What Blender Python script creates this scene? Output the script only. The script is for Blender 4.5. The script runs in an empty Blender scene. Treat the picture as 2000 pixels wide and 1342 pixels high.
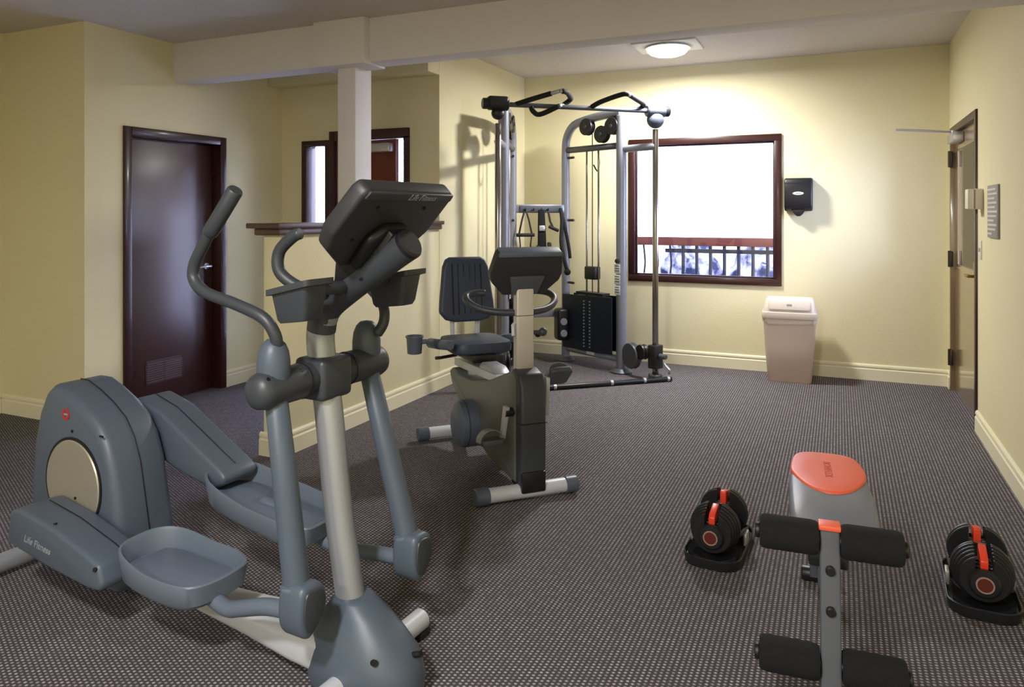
import bpy, bmesh, math, random
from mathutils import Vector, Matrix
random.seed(7)
PI = math.pi
sc = bpy.context.scene
C = sc.collection

# ------------------------------------------------------------------ camera
cam_d = bpy.data.cameras.new('camera'); cam = bpy.data.objects.new('camera', cam_d); C.objects.link(cam)
cam.location = (0, 0, 1.42); cam.rotation_euler = (PI/2, 0, 0.42)
cam_d.sensor_fit = 'HORIZONTAL'; cam_d.sensor_width = 36.0
cam_d.lens = 36.0*1430/2000
cam_d.shift_y = -(671-418)/2000
cam_d.clip_start = 0.05; cam_d.clip_end = 300
sc.camera = cam
# ------------------------------------------------------------------ world (pale winter daylight outside)
w = bpy.data.worlds.new('world'); sc.world = w; w.use_nodes = True
bg = w.node_tree.nodes['Background']
bg.inputs[0].default_value = (0.58, 0.66, 1.0, 1); bg.inputs[1].default_value = 24.0
# ------------------------------------------------------------------ exposure
vs = sc.view_settings
vs.view_transform = 'Standard'; vs.look = 'None'; vs.gamma = 1; vs.exposure = 0.0; vs.use_curve_mapping = False
LAMP_BACK, LAMP_FRONT = 84.0, 96.0

# ------------------------------------------------------------------ materials
def lin(c):
    return tuple(((v/255)/12.92 if v/255 <= .04045 else ((v/255+.055)/1.055)**2.4) for v in c) + (1,)
MATS = {}
def mat(name, rgb, rough=.5, metal=0.0, var=0.0, vscale=8.0, bump=0.0, bscale=200.0, coat=0.0, spec=None, emit=None, estr=0):
    m = bpy.data.materials.new(name); m.use_nodes = True
    nt = m.node_tree; N = nt.nodes; L = nt.links; b = N['Principled BSDF']
    col = lin(rgb)
    b.inputs['Base Color'].default_value = col
    b.inputs['Roughness'].default_value = rough; b.inputs['Metallic'].default_value = metal
    if coat: b.inputs['Coat Weight'].default_value = coat; b.inputs['Coat Roughness'].default_value = .12
    if spec is not None: b.inputs['Specular IOR Level'].default_value = spec
    if emit: b.inputs['Emission Color'].default_value = lin(emit); b.inputs['Emission Strength'].default_value = estr
    if var or bump:
        tc = N.new('ShaderNodeTexCoord')
    if var:
        n = N.new('ShaderNodeTexNoise'); n.inputs['Scale'].default_value = vscale; n.inputs['Detail'].default_value = 4
        L.new(tc.outputs['Object'], n.inputs['Vector'])
        r = N.new('ShaderNodeMixRGB'); r.blend_type = 'MIX'
        r.inputs[1].default_value = tuple(c*(1-var) for c in col[:3])+(1,); r.inputs[2].default_value = tuple(min(1, c*(1+var)) for c in col[:3])+(1,)
        L.new(n.outputs['Fac'], r.inputs[0]); L.new(r.outputs[0], b.inputs['Base Color'])
    if bump:
        n2 = N.new('ShaderNodeTexNoise'); n2.inputs['Scale'].default_value = bscale; n2.inputs['Detail'].default_value = 3
        L.new(tc.outputs['Object'], n2.inputs['Vector'])
        bp = N.new('ShaderNodeBump'); bp.inputs['Strength'].default_value = bump; bp.inputs['Distance'].default_value = .01
        L.new(n2.outputs['Fac'], bp.inputs['Height']); L.new(bp.outputs['Normal'], b.inputs['Normal'])
    MATS[name] = m
    return m
M_wall = mat('wall_paint', (230, 221, 181), .75, var=.02, vscale=3, bump=.12, bscale=90)
M_beam = mat('beam_paint', (226, 222, 224), .7, var=.02, vscale=3, bump=.08, bscale=90)
M_ceil = mat('ceiling_texture', (210, 203, 200), .9, var=.03, vscale=6, bump=.6, bscale=45)
M_trim = mat('trim_paint', (236, 229, 198), .5)
M_wood = mat('dark_mahogany', (62, 24, 20), .4, var=.25, vscale=3, coat=.9)
MATS['dark_mahogany'].node_tree.nodes['Principled BSDF'].inputs['Coat Roughness'].default_value = .36
MATS['dark_mahogany'].node_tree.nodes['Principled BSDF'].inputs['Coat IOR'].default_value = 1.75
M_woodframe = mat('dark_frame_wood', (52, 22, 20), .35, var=.2, vscale=5, coat=.2)
M_brown = mat('brown_door_wood', (120, 58, 34), .35, var=.15, vscale=4)
M_tan = mat('tan_door_laminate', (134, 110, 80), .25, var=.1, vscale=3, coat=1.0)
M_grey = mat('grey_plastic', (80, 91, 106), .42, bump=.05, bscale=600)
M_greylt = mat('light_grey_plastic', (98, 109, 125), .42, bump=.05, bscale=600)
M_dgrey = mat('dark_grey_plastic', (58, 62, 69), .42, bump=.05, bscale=600)
M_conb = mat('charcoal_console_plastic', (50, 50, 54), .45, bump=.05, bscale=600)
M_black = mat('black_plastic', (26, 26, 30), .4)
M_hole = mat('screw_recess_black', (10, 10, 12), .6)
M_rubber = mat('black_rubber', (22, 22, 25), .75, bump=.15, bscale=400)
M_foam = mat('black_foam', (17, 17, 20), .95, bump=.4, bscale=500)
M_silver = mat('silver_paint', (172, 176, 184), .36, .55)
M_silverlt = mat('light_silver_paint', (200, 203, 212), .4, .15)
M_chrome = mat('chrome_steel', (160, 156, 152), .22, 1.0)
M_disc = mat('brushed_champagne_disc', (182, 176, 162), .38, .55)
M_bikebody = mat('olive_grey_plastic', (104, 106, 104), .45, bump=.05, bscale=600)
M_post = mat('warm_silver_post', (206, 198, 190), .42, .25)
M_strap = mat('pale_grey_strap_plastic', (140, 146, 160), .4)
M_seat = mat('blue_black_vinyl', (50, 60, 80), .5, bump=.08, bscale=300)
M_seatlt = mat('slate_plastic', (84, 92, 108), .35)
M_gym = mat('gym_grey_blue_paint', (142, 146, 160), .35, .3)
M_gymdk = mat('gym_dark_grey_paint', (88, 92, 102), .4, .2)
M_shroud = mat('dark_tinted_shroud', (27, 34, 45), .4)
M_padgrey = mat('pad_grey_vinyl', (112, 116, 126), .42, bump=.06, bscale=350)
M_orange = mat('orange_vinyl', (240, 104, 72), .45)
M_orangepl = mat('orange_plastic', (226, 66, 40), .35)
M_stem = mat('stem_grey_paint', (84, 88, 98), .45)
M_bin = mat('beige_plastic', (206, 184, 166), .45)
M_binlid = mat('pale_cream_plastic', (214, 200, 184), .45)
M_bag = mat('clear_liner_plastic', (216, 200, 184), .3)
M_white = mat('white_paper', (232, 232, 230), .6)
M_offwhite = mat('off_white_plastic', (222, 214, 200), .5)
M_ring = mat('dull_copper_ring', (176, 150, 132), .4, .4)
M_steel = mat('brushed_aluminium', (205, 205, 210), .35, .8)
M_bronze = mat('dark_hinge_metal', (70, 60, 54), .4, .6)
M_brass = mat('brass', (170, 140, 72), .3, .9)
M_sign = mat('grey_sign_face', (138, 134, 130), .5)
M_row = mat('pale_print', (204, 200, 194), .6)
M_red = mat('red_emblem', (190, 40, 44), .4)
M_letter = mat('pale_grey_lettering', (146, 150, 158), .45)
M_darkletter = mat('maroon_lettering', (190, 70, 58), .5)
M_ext = mat('exterior_white_render', (226, 220, 216), .8)
M_rail = mat('red_brown_rail', (104, 48, 38), .5, var=.15)
M_bal = mat('dark_baluster_metal', (26, 28, 40), .5)
M_ground = mat('exterior_paving', (190, 194, 205), .9, var=.1)

def glass_mat():
    m = bpy.data.materials.new('clear_glass'); m.use_nodes = True
    nt = m.node_tree; N = nt.nodes; L = nt.links
    N.remove(N['Principled BSDF']); out = N['Material Output']
    t = N.new('ShaderNodeBsdfTransparent'); t.inputs[0].default_value = (.96, .97, .98, 1)
    g = N.new('ShaderNodeBsdfGlossy'); g.inputs['Roughness'].default_value = .02
    f = N.new('ShaderNodeFresnel'); f.inputs[0].default_value = 1.45
    mx = N.new('ShaderNodeMixShader'); L.new(f.outputs[0], mx.inputs[0]); L.new(t.outputs[0], mx.inputs[1]); L.new(g.outputs[0], mx.inputs[2])
    L.new(mx.outputs[0], out.inputs['Surface'])
    return m
M_glass = glass_mat()

def carpet_mat():
    m = bpy.data.materials.new('dotted_carpet'); m.use_nodes = True
    nt = m.node_tree; N = nt.nodes; L = nt.links; b = N['Principled BSDF']
    b.inputs['Roughness'].default_value = .95; b.inputs['Specular IOR Level'].default_value = .15
    tc = N.new('ShaderNodeTexCoord'); sp = N.new('ShaderNodeSeparateXYZ'); L.new(tc.outputs['Object'], sp.inputs[0])
    def math_(op, a, b_=None, c=None):
        n = N.new('ShaderNodeMath'); n.operation = op
        for i, v in enumerate((a, b_, c)):
            if v is None: continue
            if isinstance(v, (int, float)): n.inputs[i].default_value = v
            else: L.new(v, n.inputs[i])
        return n.outputs[0]
    u = math_('DIVIDE', sp.outputs[0], .0170)
    col = math_('FLOOR', u)
    off = math_('MULTIPLY', math_('FLOORED_MODULO', col, 2.0), .5)
    v = math_('ADD', math_('DIVIDE', sp.outputs[1], .0150), off)
    fu = math_('SUBTRACT', math_('FRACT', u), .5); fv = math_('SUBTRACT', math_('FRACT', v), .5)
    r2 = math_('ADD', math_('MULTIPLY', fu, fu), math_('MULTIPLY', fv, fv))
    dot = N.new('ShaderNodeMapRange'); L.new(r2, dot.inputs[0])
    dot.inputs[1].default_value = .035; dot.inputs[2].default_value = .12; dot.inputs[3].default_value = 1; dot.inputs[4].default_value = 0
    # per dot brightness
    cv = N.new('ShaderNodeCombineXYZ'); L.new(col, cv.inputs[0]); L.new(math_('FLOOR', v), cv.inputs[1])
    wn = N.new('ShaderNodeTexWhiteNoise'); wn.noise_dimensions = '2D'; L.new(cv.outputs[0], wn.inputs['Vector'])
    lite = N.new('ShaderNodeMixRGB'); L.new(wn.outputs['Value'], lite.inputs[0])
    lite.inputs[1].default_value = lin((136, 130, 134)); lite.inputs[2].default_value = lin((176, 170, 173))
    base = N.new('ShaderNodeMixRGB'); nz = N.new('ShaderNodeTexNoise'); nz.inputs['Scale'].default_value = 260; L.new(tc.outputs['Object'], nz.inputs['Vector'])
    L.new(nz.outputs['Fac'], base.inputs[0]); base.inputs[1].default_value = lin((56, 51, 54)); base.inputs[2].default_value = lin((88, 82, 86))
    mx = N.new('ShaderNodeMixRGB'); L.new(dot.outputs[0], mx.inputs[0]); L.new(base.outputs[0], mx.inputs[1]); L.new(lite.outputs[0], mx.inputs[2])
    L.new(mx.outputs[0], b.inputs['Base Color'])
    bp = N.new('ShaderNodeBump'); bp.inputs['Strength'].default_value = .35; bp.inputs['Distance'].default_value = .003
    L.new(dot.outputs[0], bp.inputs['Height']); L.new(bp.outputs['Normal'], b.inputs['Normal'])
    return m
M_carpet = carpet_mat()

def frost_mat():
    m = bpy.data.materials.new('frosted_shrub'); m.use_nodes = True
    nt = m.node_tree; N = nt.nodes; L = nt.links; b = N['Principled BSDF']; b.inputs['Roughness'].default_value = .9
    tc = N.new('ShaderNodeTexCoord'); n = N.new('ShaderNodeTexNoise'); n.inputs['Scale'].default_value = 7; n.inputs['Detail'].default_value = 6
    L.new(tc.outputs['Object'], n.inputs['Vector'])
    r = N.new('ShaderNodeValToRGB'); L.new(n.outputs['Fac'], r.inputs[0])
    e = r.color_ramp.elements; e[0].position = .40; e[0].color = lin((50, 58, 92)); e[1].position = .58; e[1].color = lin((214, 214, 236))
    L.new(r.outputs[0], b.inputs['Base Color'])
    return m
M_frost = frost_mat()
M_lampglow = mat('lamp_glow', (255, 252, 245), .5, emit=(255, 250, 240), estr=9)

# ------------------------------------------------------------------ mesh helpers
def fin(bm, ang=38):
    bmesh.ops.recalc_face_normals(bm, faces=bm.faces[:])
    t = math.radians(ang)
    for f in bm.faces: f.smooth = True
    for e in bm.edges:
        if len(e.link_faces) == 2: e.smooth = e.calc_face_angle(0) < t
        else: e.smooth = False
    return bm
def obj(name, bm, m, parent=None, ang=38):
    fin(bm, ang)
    me = bpy.data.meshes.new(name); bm.to_mesh(me); bm.free()
    me.materials.append(m)
    o = bpy.data.objects.new(name, me); C.objects.link(o)
    if parent: o.parent = parent
    return o
def tag(o, label, cat, group=None):
    o['label'] = label; o['category'] = cat
    if group: o['group'] = group
    return o
def thing(name, label, cat, loc=(0, 0, 0), rz=0, group=None):
    o = bpy.data.objects.new(name, None); C.objects.link(o); o.empty_display_size = .1
    o.location = loc; o.rotation_euler = (0, 0, rz)
    return tag(o, label, cat, group)
def struct(name, bm, m, parent=None, ang=38):
    o = obj(name, bm, m, parent, ang)
    if not parent: o['kind'] = 'structure'
    return o
def sempty(name, loc=(0, 0, 0), rz=0):
    o = bpy.data.objects.new(name, None); C.objects.link(o); o.location = loc; o.rotation_euler = (0, 0, rz); o['kind'] = 'structure'
    return o
def tx(bm, M): bmesh.ops.transform(bm, matrix=M, verts=bm.verts[:]); return bm
def mapv(bm, fn):
    for v in bm.verts: v.co = Vector(fn(*v.co))
    return bm
def merge(*bms):
    r = bmesh.new()
    for b in bms:
        me = bpy.data.meshes.new('tmp'); b.to_mesh(me); b.free(); r.from_mesh(me); bpy.data.meshes.remove(me)
    return r
def bevel(bm, w, seg=2, ang=30):
    if w <= 0: return bm
    t = math.radians(ang)
    bmesh.ops.recalc_face_normals(bm, faces=bm.faces[:])
    es = [e for e in bm.edges if len(e.link_faces) == 2 and e.calc_face_angle(0) > t]
    if es: bmesh.ops.bevel(bm, geom=es, offset=w, segments=seg, profile=.5, affect='EDGES', clamp_overlap=True)
    return bm
def gbox(x0, x1, y0, y1, z0, z1, bev=0, seg=2):
    bm = bmesh.new()
    vs_ = [bm.verts.new((x, y, z)) for x in (x0, x1) for y in (y0, y1) for z in (z0, z1)]
    for f in ((0, 1, 3, 2), (4, 6, 7, 5), (0, 4, 5, 1), (2, 3, 7, 6), (0, 2, 6, 4), (1, 5, 7, 3)): bm.faces.new([vs_[i] for i in f])
    return bevel(bm, bev, seg)
def boxes(*bs): return merge(*[gbox(*b) for b in bs])
def gloft(rings, cap0=True, cap1=True, closed=True):
    bm = bmesh.new(); R = [[bm.verts.new(p) for p in r] for r in rings]; n = len(R[0])
    for a, b in zip(R, R[1:]):
        for i in range(n if closed else n-1):
            j = (i+1) % n
            bm.faces.new((a[i], a[j], b[j], b[i]))
    if cap0: bm.faces.new(R[0][::-1])
    if cap1: bm.faces.new(R[-1])
    return bm
def gprism(outline, d0, d1, fn=None, bev=0, seg=2, ang=30):
    bm = gloft([[(a, b, d0) for a, b in outline], [(a, b, d1) for a, b in outline]])
    bevel(bm, bev, seg, ang)
    if fn: mapv(bm, fn)
    return bm
def cat(pts, k=6, closed=False):
    P = [Vector(p) for p in pts]; n = len(P); out = []
    rng = range(n) if closed else range(n-1)
    for i in rng:
        if closed: p0, p1, p2, p3 = P[(i-1) % n], P[i], P[(i+1) % n], P[(i+2) % n]
        else: p0, p1, p2, p3 = P[max(i-1, 0)], P[i], P[i+1], P[min(i+2, n-1)]
        for s in range(k):
            t = s/k
            out.append(.5*((2*p1)+(p2-p0)*t+(2*p0-5*p1+4*p2-p3)*t*t+(3*p1-p0-3*p2+p3)*t**3))
    if not closed: out.append(P[-1])
    return out
def gtube(pts, r, n=14, sx=1.0, ref=(0, 0, 1), bevcap=True):
    P = [Vector(p) for p in pts]; rings = []; N_ = len(P)
    rr = list(r) if isinstance(r, (list, tuple)) else [r]*N_
    if len(rr) != N_: rr = [rr[min(len(rr)-1, int(round(i*(len(rr)-1)/(N_-1))))]*1.0 for i in range(N_)]
    prev = None
    for i, p in enumerate(P):
        d = (P[min(i+1, N_-1)]-P[max(i-1, 0)]).normalized()
        if prev is None:
            a = Vector(ref)
            if abs(a.dot(d)) > .95: a = Vector((1, 0, 0)) if abs(d.x) < .9 else Vector((0, 1, 0))
        else: a = prev
        a = (a-d*a.dot(d)).normalized(); prev = a; b = d.cross(a)
        rings.append([p+(a*math.cos(q)+b*sx*math.sin(q))*rr[i] for q in [2*PI*k/n for k in range(n)]])
    if bevcap:
        d0 = (P[0]-P[1]).normalized(); d1 = (P[-1]-P[-2]).normalized()
        def shr(ring, c, d, q): return [c+(v-c)*q+d*0 for v in ring]
        e0, e1 = min(rr[0]*.18, .006), min(rr[-1]*.18, .006)
        rings = [[P[0]+d0*e0+(v-P[0])*.86 for v in rings[0]]]+rings+[[P[-1]+d1*e1+(v-P[-1])*.86 for v in rings[-1]]]
    return gloft(rings)
def glathe(prof, n=28, M=None, loop=False):
    rings = [[(max(r, 1e-4)*math.cos(2*PI*k/n), max(r, 1e-4)*math.sin(2*PI*k/n), h) for k in range(n)] for r, h in prof]
    bm = gloft(rings+[rings[0]], False, False) if loop else gloft(rings)
    if loop: bmesh.ops.remove_doubles(bm, verts=bm.verts[:], dist=1e-6)
    if M is not None: tx(bm, M)
    return bm
def Mrot(axis): # matrix that takes local z to axis
    return Vector((0, 0, 1)).rotation_difference(Vector(axis)).to_matrix().to_4x4()
def gcyl(c, axis, r, h, n=28, bev=.0, r2=None):
    r2 = r if r2 is None else r2
    pr = [(r, -h/2), (r2, h/2)] if not bev else [(r-bev, -h/2), (r, -h/2+bev), (r2, h/2-bev), (r2-bev, h/2)]
    return glathe(pr, n, Matrix.Translation(Vector(c)) @ Mrot(axis))
def gsph(c, r, sx=1, sy=1, sz=1, n=16):
    bm = bmesh.new(); bmesh.ops.create_uvsphere(bm, u_segments=n*2, v_segments=n, radius=r)
    return tx(bm, Matrix.Translation(Vector(c)) @ Matrix.Diagonal((sx, sy, sz, 1)))
def rrect(hx, hy, r, k=4):
    pts = []
    for cx, cy, a0 in ((hx-r, hy-r, 0), (-hx+r, hy-r, PI/2), (-hx+r, -hy+r, PI), (hx-r, -hy+r, 3*PI/2)):
        for i in range(k+1):
            a = a0+PI/2*i/k; pts.append((cx+r*math.cos(a), cy+r*math.sin(a)))
    return pts
def gtext(txt, size, depth=.0008, shear=.25):
    cu = bpy.data.curves.new('lettering', 'FONT'); cu.body = txt; cu.size = size; cu.extrude = depth; cu.shear = shear
    cu.align_x = 'CENTER'; cu.align_y = 'CENTER'
    o = bpy.data.objects.new('lettering_tmp', cu); C.objects.link(o)
    dg = bpy.context.evaluated_depsgraph_get(); me = bpy.data.meshes.new_from_object(o.evaluated_get(dg))
    bm = bmesh.new(); bm.from_mesh(me); bpy.data.meshes.remove(me); bpy.data.objects.remove(o); bpy.data.curves.remove(cu)
    return bm
def basis(o, x, y, z):
    x, y, z = Vector(x).normalized(), Vector(y).normalized(), Vector(z).normalized()
    M = Matrix((x, y, z)).transposed().to_4x4(); M.translation = Vector(o); return M
def dup(root, loc, rz, label=None):
    r = root.copy(); C.objects.link(r); r.location = loc; r.rotation_euler = (0, 0, rz)
    if label: r['label'] = label
    for ch in list(root.children):
        c = ch.copy(); C.objects.link(c); c.parent = r
        for g in list(ch.children):
            d = g.copy(); C.objects.link(d); d.parent = c
    return r

# ================================================================== ROOM
XR, YB, XL, ZC, ZF = .83, 6.97, -2.97, 2.82, 2.71
XD, YH, YS, XFL, YREAR = -4.6, 5.2, 3.30, -5.47, -3.2
struct('floor', boxes((-5.7, 1.0, -3.4, 5.3, -.06, 0), (-3.05, 1.0, 5.3, 7.05, -.06, 0)), M_carpet)
struct('ceiling', gbox(-5.7, 1.0, -3.4, 4.06, ZF, ZF+.14), M_ceil)
struct('ceiling_back', gbox(-4.9, 1.0, 4.06, 7.1, ZC, ZC+.12), M_ceil)
struct('ceiling_beam', gbox(XD-.02, XR+.02, 4.02, 4.20, 2.42, ZC+.05, .008), M_beam)
# wall with the mahogany door
DY0, DY1, DZ = 3.587, 4.528, 2.043
struct('wall_left', boxes((XD-.14, XD, YS, DY0, 0, ZC+.1), (XD-.14, XD, DY1, YH+.14, 0, ZC+.1), (XD-.14, XD, DY0, DY1, DZ, ZC+.1)), M_wall)
struct('wall_left_return', gbox(XFL-.1, XD-.14, YS, YS+.12, 0, ZC), M_wall)
struct('wall_far_left', gbox(XFL-.12, XFL, -3.4, YS+.12, 0, ZC), M_wall)
struct('wall_rear', gbox(-5.7, 1.0, YREAR-.12, YREAR, 0, ZC), M_wall)
# hall end wall with door and sidelight openings
SX0, SX1, HX1 = -4.365, -4.06, -3.25
struct('wall_hall', boxes((XD-.14, SX0, YH, YH+.14, 0, ZC), (SX0, SX1, YH, YH+.14, 2.066, ZC), (SX1, HX1, YH, YH+.14, 2.137, ZC),
                          (HX1, XL, YH, YH+.14, 0, ZC), (SX0, SX1, YH, YH+.14, 0, .12)), M_wall)
struct('soffit', gbox(XD, XL, 5.02, YH, 2.552, ZC, .006), M_wall)
struct('wall_middle', gbox(XL-.15, XL, YH+.14, YB, 0, ZC), M_wall)
# half wall, ledge, column
struct('wall_half', gbox(-3.10, XL, 3.345, YH, 0, 1.30, .008), M_wall)
led = struct('trim_1', gbox(-3.17, XL+.05, 3.275, YH, 1.335, 1.366, .006), M_wood)
struct('ledge_moulding', gbox(-3.135, XL+.028, 3.305, YH, 1.295, 1.336, .008), M_wood, led)
col_ = struct('column', gbox(-3.115, XL+.005, 4.06, 4.25, 1.366, 2.42, .012), M_beam)
struct('column_capital', gbox(-3.235, -2.82, 3.955, 4.2, 2.405, ZF, .006), M_beam, col_)
# back wall with window opening
WX0, WX1, WZ0, WZ1 = -1.867, -.468, .772, 2.14
struct('wall_back', boxes((XL-.15, WX0, YB, YB+.13, 0, ZC), (WX1, XR, YB, YB+.13, 0, ZC), (WX0, WX1, YB, YB+.13, 0, WZ0), (WX0, WX1, YB, YB+.13, WZ1, ZC)), M_wall)
RY0, RY1, RZ = 5.62, 6.86, 2.11
struct('wall_right', boxes((XR, XR+.13, -3.4, RY0, 0, ZC), (XR, XR+.13, RY1, YB+.13, 0, ZC), (XR, XR+.13, RY0, RY1, RZ, ZC)), M_wall)
struct('wall_light_block', boxes((-5.4, -5.3, YS+.12, YH, 0, ZC), (-5.4, XD-.14, YH-.1, YH, 0, ZC), (-5.4, XD-.14, YS+.12, YH, ZC-.05, ZC)), M_wall)  # unseen backing, added so sky light does not leak round door_1
# baseboards: moulded profile (t out from wall, z)
PROF = [(0, 0), (.018, 0), (.018, .092), (.012, .098), (.012, .108), (.016, .113), (.014, .126), (.006, .136), (0, .136)]
def baseboard(name, p0, p1, nrm):
    d = Vector((p1[0]-p0[0], p1[1]-p0[1], 0)); n = Vector((nrm[0], nrm[1], 0))
    r = [[Vector((p[0], p[1], 0))+n*t+Vector((0, 0, z)) for t, z in PROF] for p in (p0, p1)]
    return struct(name, gloft(r), M_trim, None, 20)
baseboard('baseboard_back', (XL, YB), (XR, YB), (0, -1))
baseboard('baseboard_right', (XR, YREAR), (XR, RY0-.0), (-1, 0))
baseboard('baseboard_right_corner', (XR, RY1), (XR, YB-.02), (-1, 0))
baseboard('baseboard_middle', (XL, 3.327), (XL, YB-.02), (1, 0))
baseboard('baseboard_half_end', (-3.118, 3.345), (XL+.018, 3.345), (0, -1))
baseboard('baseboard_left', (XD, YS), (XD, DY0), (1, 0))
baseboard('baseboard_left_hall', (XD, DY1), (XD, YH), (1, 0))
baseboard('baseboard_return', (XFL, YS), (XD+.018, YS), (0, -1))
baseboard('baseboard_far_left', (XFL, YREAR), (XFL, YS-.02), (1, 0))
baseboard('baseboard_hall', (XD+.02, YH), (SX0, YH), (0, -1))

# ---- window_1: back window with mahogany casing
w1 = sempty('window_1')
def frame4(x0, x1, z0, z1, y0, y1, t, m, parent, name):
    for b in ((x0, x1, y0, y1, z1-t, z1), (x0, x1, y0, y1, z0, z0+t), (x0, x0+t, y0, y1, z0+t, z1-t), (x1-t, x1, y0, y1, z0+t, z1-t)):
        obj(name, gbox(*b, .005), m, parent)
frame4(WX0, WX1, WZ0, WZ1, YB-.022, YB+.10, .062, M_woodframe, w1, 'window_frame')
frame4(WX0+.062, WX1-.062, WZ0+.062, WZ1-.062, YB+.02, YB+.06, .014, M_woodframe, w1, 'glazing_bead')
obj('window_pane', gbox(WX0+.07, WX1-.07, YB+.036, YB+.042, WZ0+.07, WZ1-.07), M_glass, w1)

# ---- window_2: sidelight beside hall door
w2 = sempty('window_2')
frame4(SX0, SX1, .12, 2.066, YH-.02, YH+.12, .05, M_woodframe, w2, 'window_frame')
obj('window_pane', gbox(SX0+.05, SX1-.05, YH+.05, YH+.056, .17, 2.016), M_glass, w2)

# ---- door_1: mahogany door in left wall
d1 = sempty('door_1')
fw = .062
obj('door_jamb', gbox(XD-.13, XD+.016, DY0, DY0+fw, 0, DZ, .005), M_woodframe, d1)
obj('door_jamb', gbox(XD-.13, XD+.016, DY1-fw, DY1, 0, DZ, .005), M_woodframe, d1)
obj('door_head', gbox(XD-.13, XD+.016, DY0+fw, DY1-fw, DZ-fw, DZ, .005), M_woodframe, d1)
obj('door_stop', gbox(XD-.075, XD-.06, DY0+fw, DY0+fw+.012, 0, DZ-fw), M_woodframe, d1)
lf = obj('door_leaf', gbox(XD-.115, XD-.075, DY0+fw+.003, DY1-fw-.003, .008, DZ-fw-.003, .003), M_wood, d1)
gy0, gy1, gz0, gz1 = 3.83, 4.17, .15, .325
obj('vent_frame', boxes((XD-.077, XD-.069, gy0, gy1, gz1-.012, gz1), (XD-.077, XD-.069, gy0, gy1, gz0, gz0+.012), (XD-.077, XD-.069, gy0, gy0+.012, gz0, gz1),
    (XD-.077, XD-.069, gy1-.012, gy1, gz0, gz1), (XD-.077, XD-.069, (gy0+gy1)/2-.006, (gy0+gy1)/2+.006, gz0, gz1)), M_wood, lf)
M_vent = mat('vent_slat_grey', (132, 116, 122), .4)
for k in range(9):
    z = gz0+.02+k*.0165
    obj('vent_slat', mapv(gbox(-.007, .003, gy0+.012, gy1-.012, -.004, .004), lambda x, y, zz, z=z: (XD-.071+x+zz*.5, y, z+zz)), M_vent, lf)
hy = DY1-fw-.07
hd = obj('door_handle', merge(gcyl((XD-.070, hy, 1.0), (1, 0, 0), .026, .012), gcyl((XD-.045, hy, 1.0), (1, 0, 0), .009, .05), gtube([(XD-.022, hy+.008, 1.0), (XD-.022, hy-.06, 1.0), (XD-.024, hy-.11, .995)], .009)), M_steel, lf)

# ---- door_2: right wall door with tall glass lite
d2 = sempty('door_2')
obj('door_jamb', gbox(XR-.014, XR+.12, RY0, RY0+.055, 0, RZ, .004), M_woodframe, d2)
obj('door_jamb', gbox(XR-.014, XR+.12, RY1-.055, RY1, 0, RZ, .004), M_tan, d2)
obj('door_head', gbox(XR-.014, XR+.12, RY0+.055, RY1-.055, RZ-.055, RZ, .004), M_woodframe, d2)
ly0, ly1 = RY0+.058, RY1-.058
lx0, lx1 = XR+.02, XR+.062
gl0, gl1, gz0_, gz1_ = ly0+.16, ly1-.17, 1.02, 1.93
dl = obj('door_leaf', boxes((lx0, lx1, ly0, ly1, .008, gz0_), (lx0, lx1, ly0, ly1, gz1_, RZ-.058), (lx0, lx1, ly0, gl0, gz0_, gz1_), (lx0, lx1, gl1, ly1, gz0_, gz1_)), M_tan, d2)
obj('lite_frame', boxes((lx0-.006, lx1+.01, gl0-.02, gl1+.02, gz1_-.01, gz1_+.02), (lx0-.006, lx1+.01, gl0-.02, gl1+.02, gz0_-.02, gz0_+.01), (lx0-.006, lx1+.01, gl0-.02, gl0+.01, gz0_, gz1_), (lx0-.006, lx1+.01, gl1-.01, gl1+.02, gz0_, gz1_)), M_tan, dl)
obj('lite_pane', gbox(lx0-.001, lx0+.005, gl0, gl1, gz0_, gz1_), M_glass, dl)
for z in (1.86, 1.06, .27):
    obj('hinge', merge(gcyl((XR-.018, ly1+.004, z), (0, 0, 1), .013, .13, 16, .002), gbox(XR-.016, XR+.002, ly1-.03, ly1+.04, z-.06, z+.06, .002)), M_bronze, dl)
obj('door_handle', merge(gbox(lx0-.008, lx0, ly0+.05, ly0+.11, .93, 1.11, .003), gcyl((lx0-.03, ly0+.08, 1.0), (1, 0, 0), .01, .06), gtube([(lx0-.055, ly0+.075, 1.0), (lx0-.055, ly0+.20, 1.0)], .011)), M_brass, dl)
obj('deadbolt', gcyl((lx0-.012, ly0+.08, 1.075), (1, 0, 0), .024, .024, 20, .003), M_brass, dl)
cl = obj('door_closer', gbox(XR-.055, lx0, ly1-.46, ly1-.16, 1.965, 2.04, .008), M_steel, dl)
obj('closer_arm', merge(gtube([(XR-.03, ly1-.30, 2.05), (XR-.42, ly1-.28, 2.085)], .009, 10), gcyl((XR-.03, ly1-.30, 2.045), (0, 0, 1), .016, .03, 16)), M_steel, cl)

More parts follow.
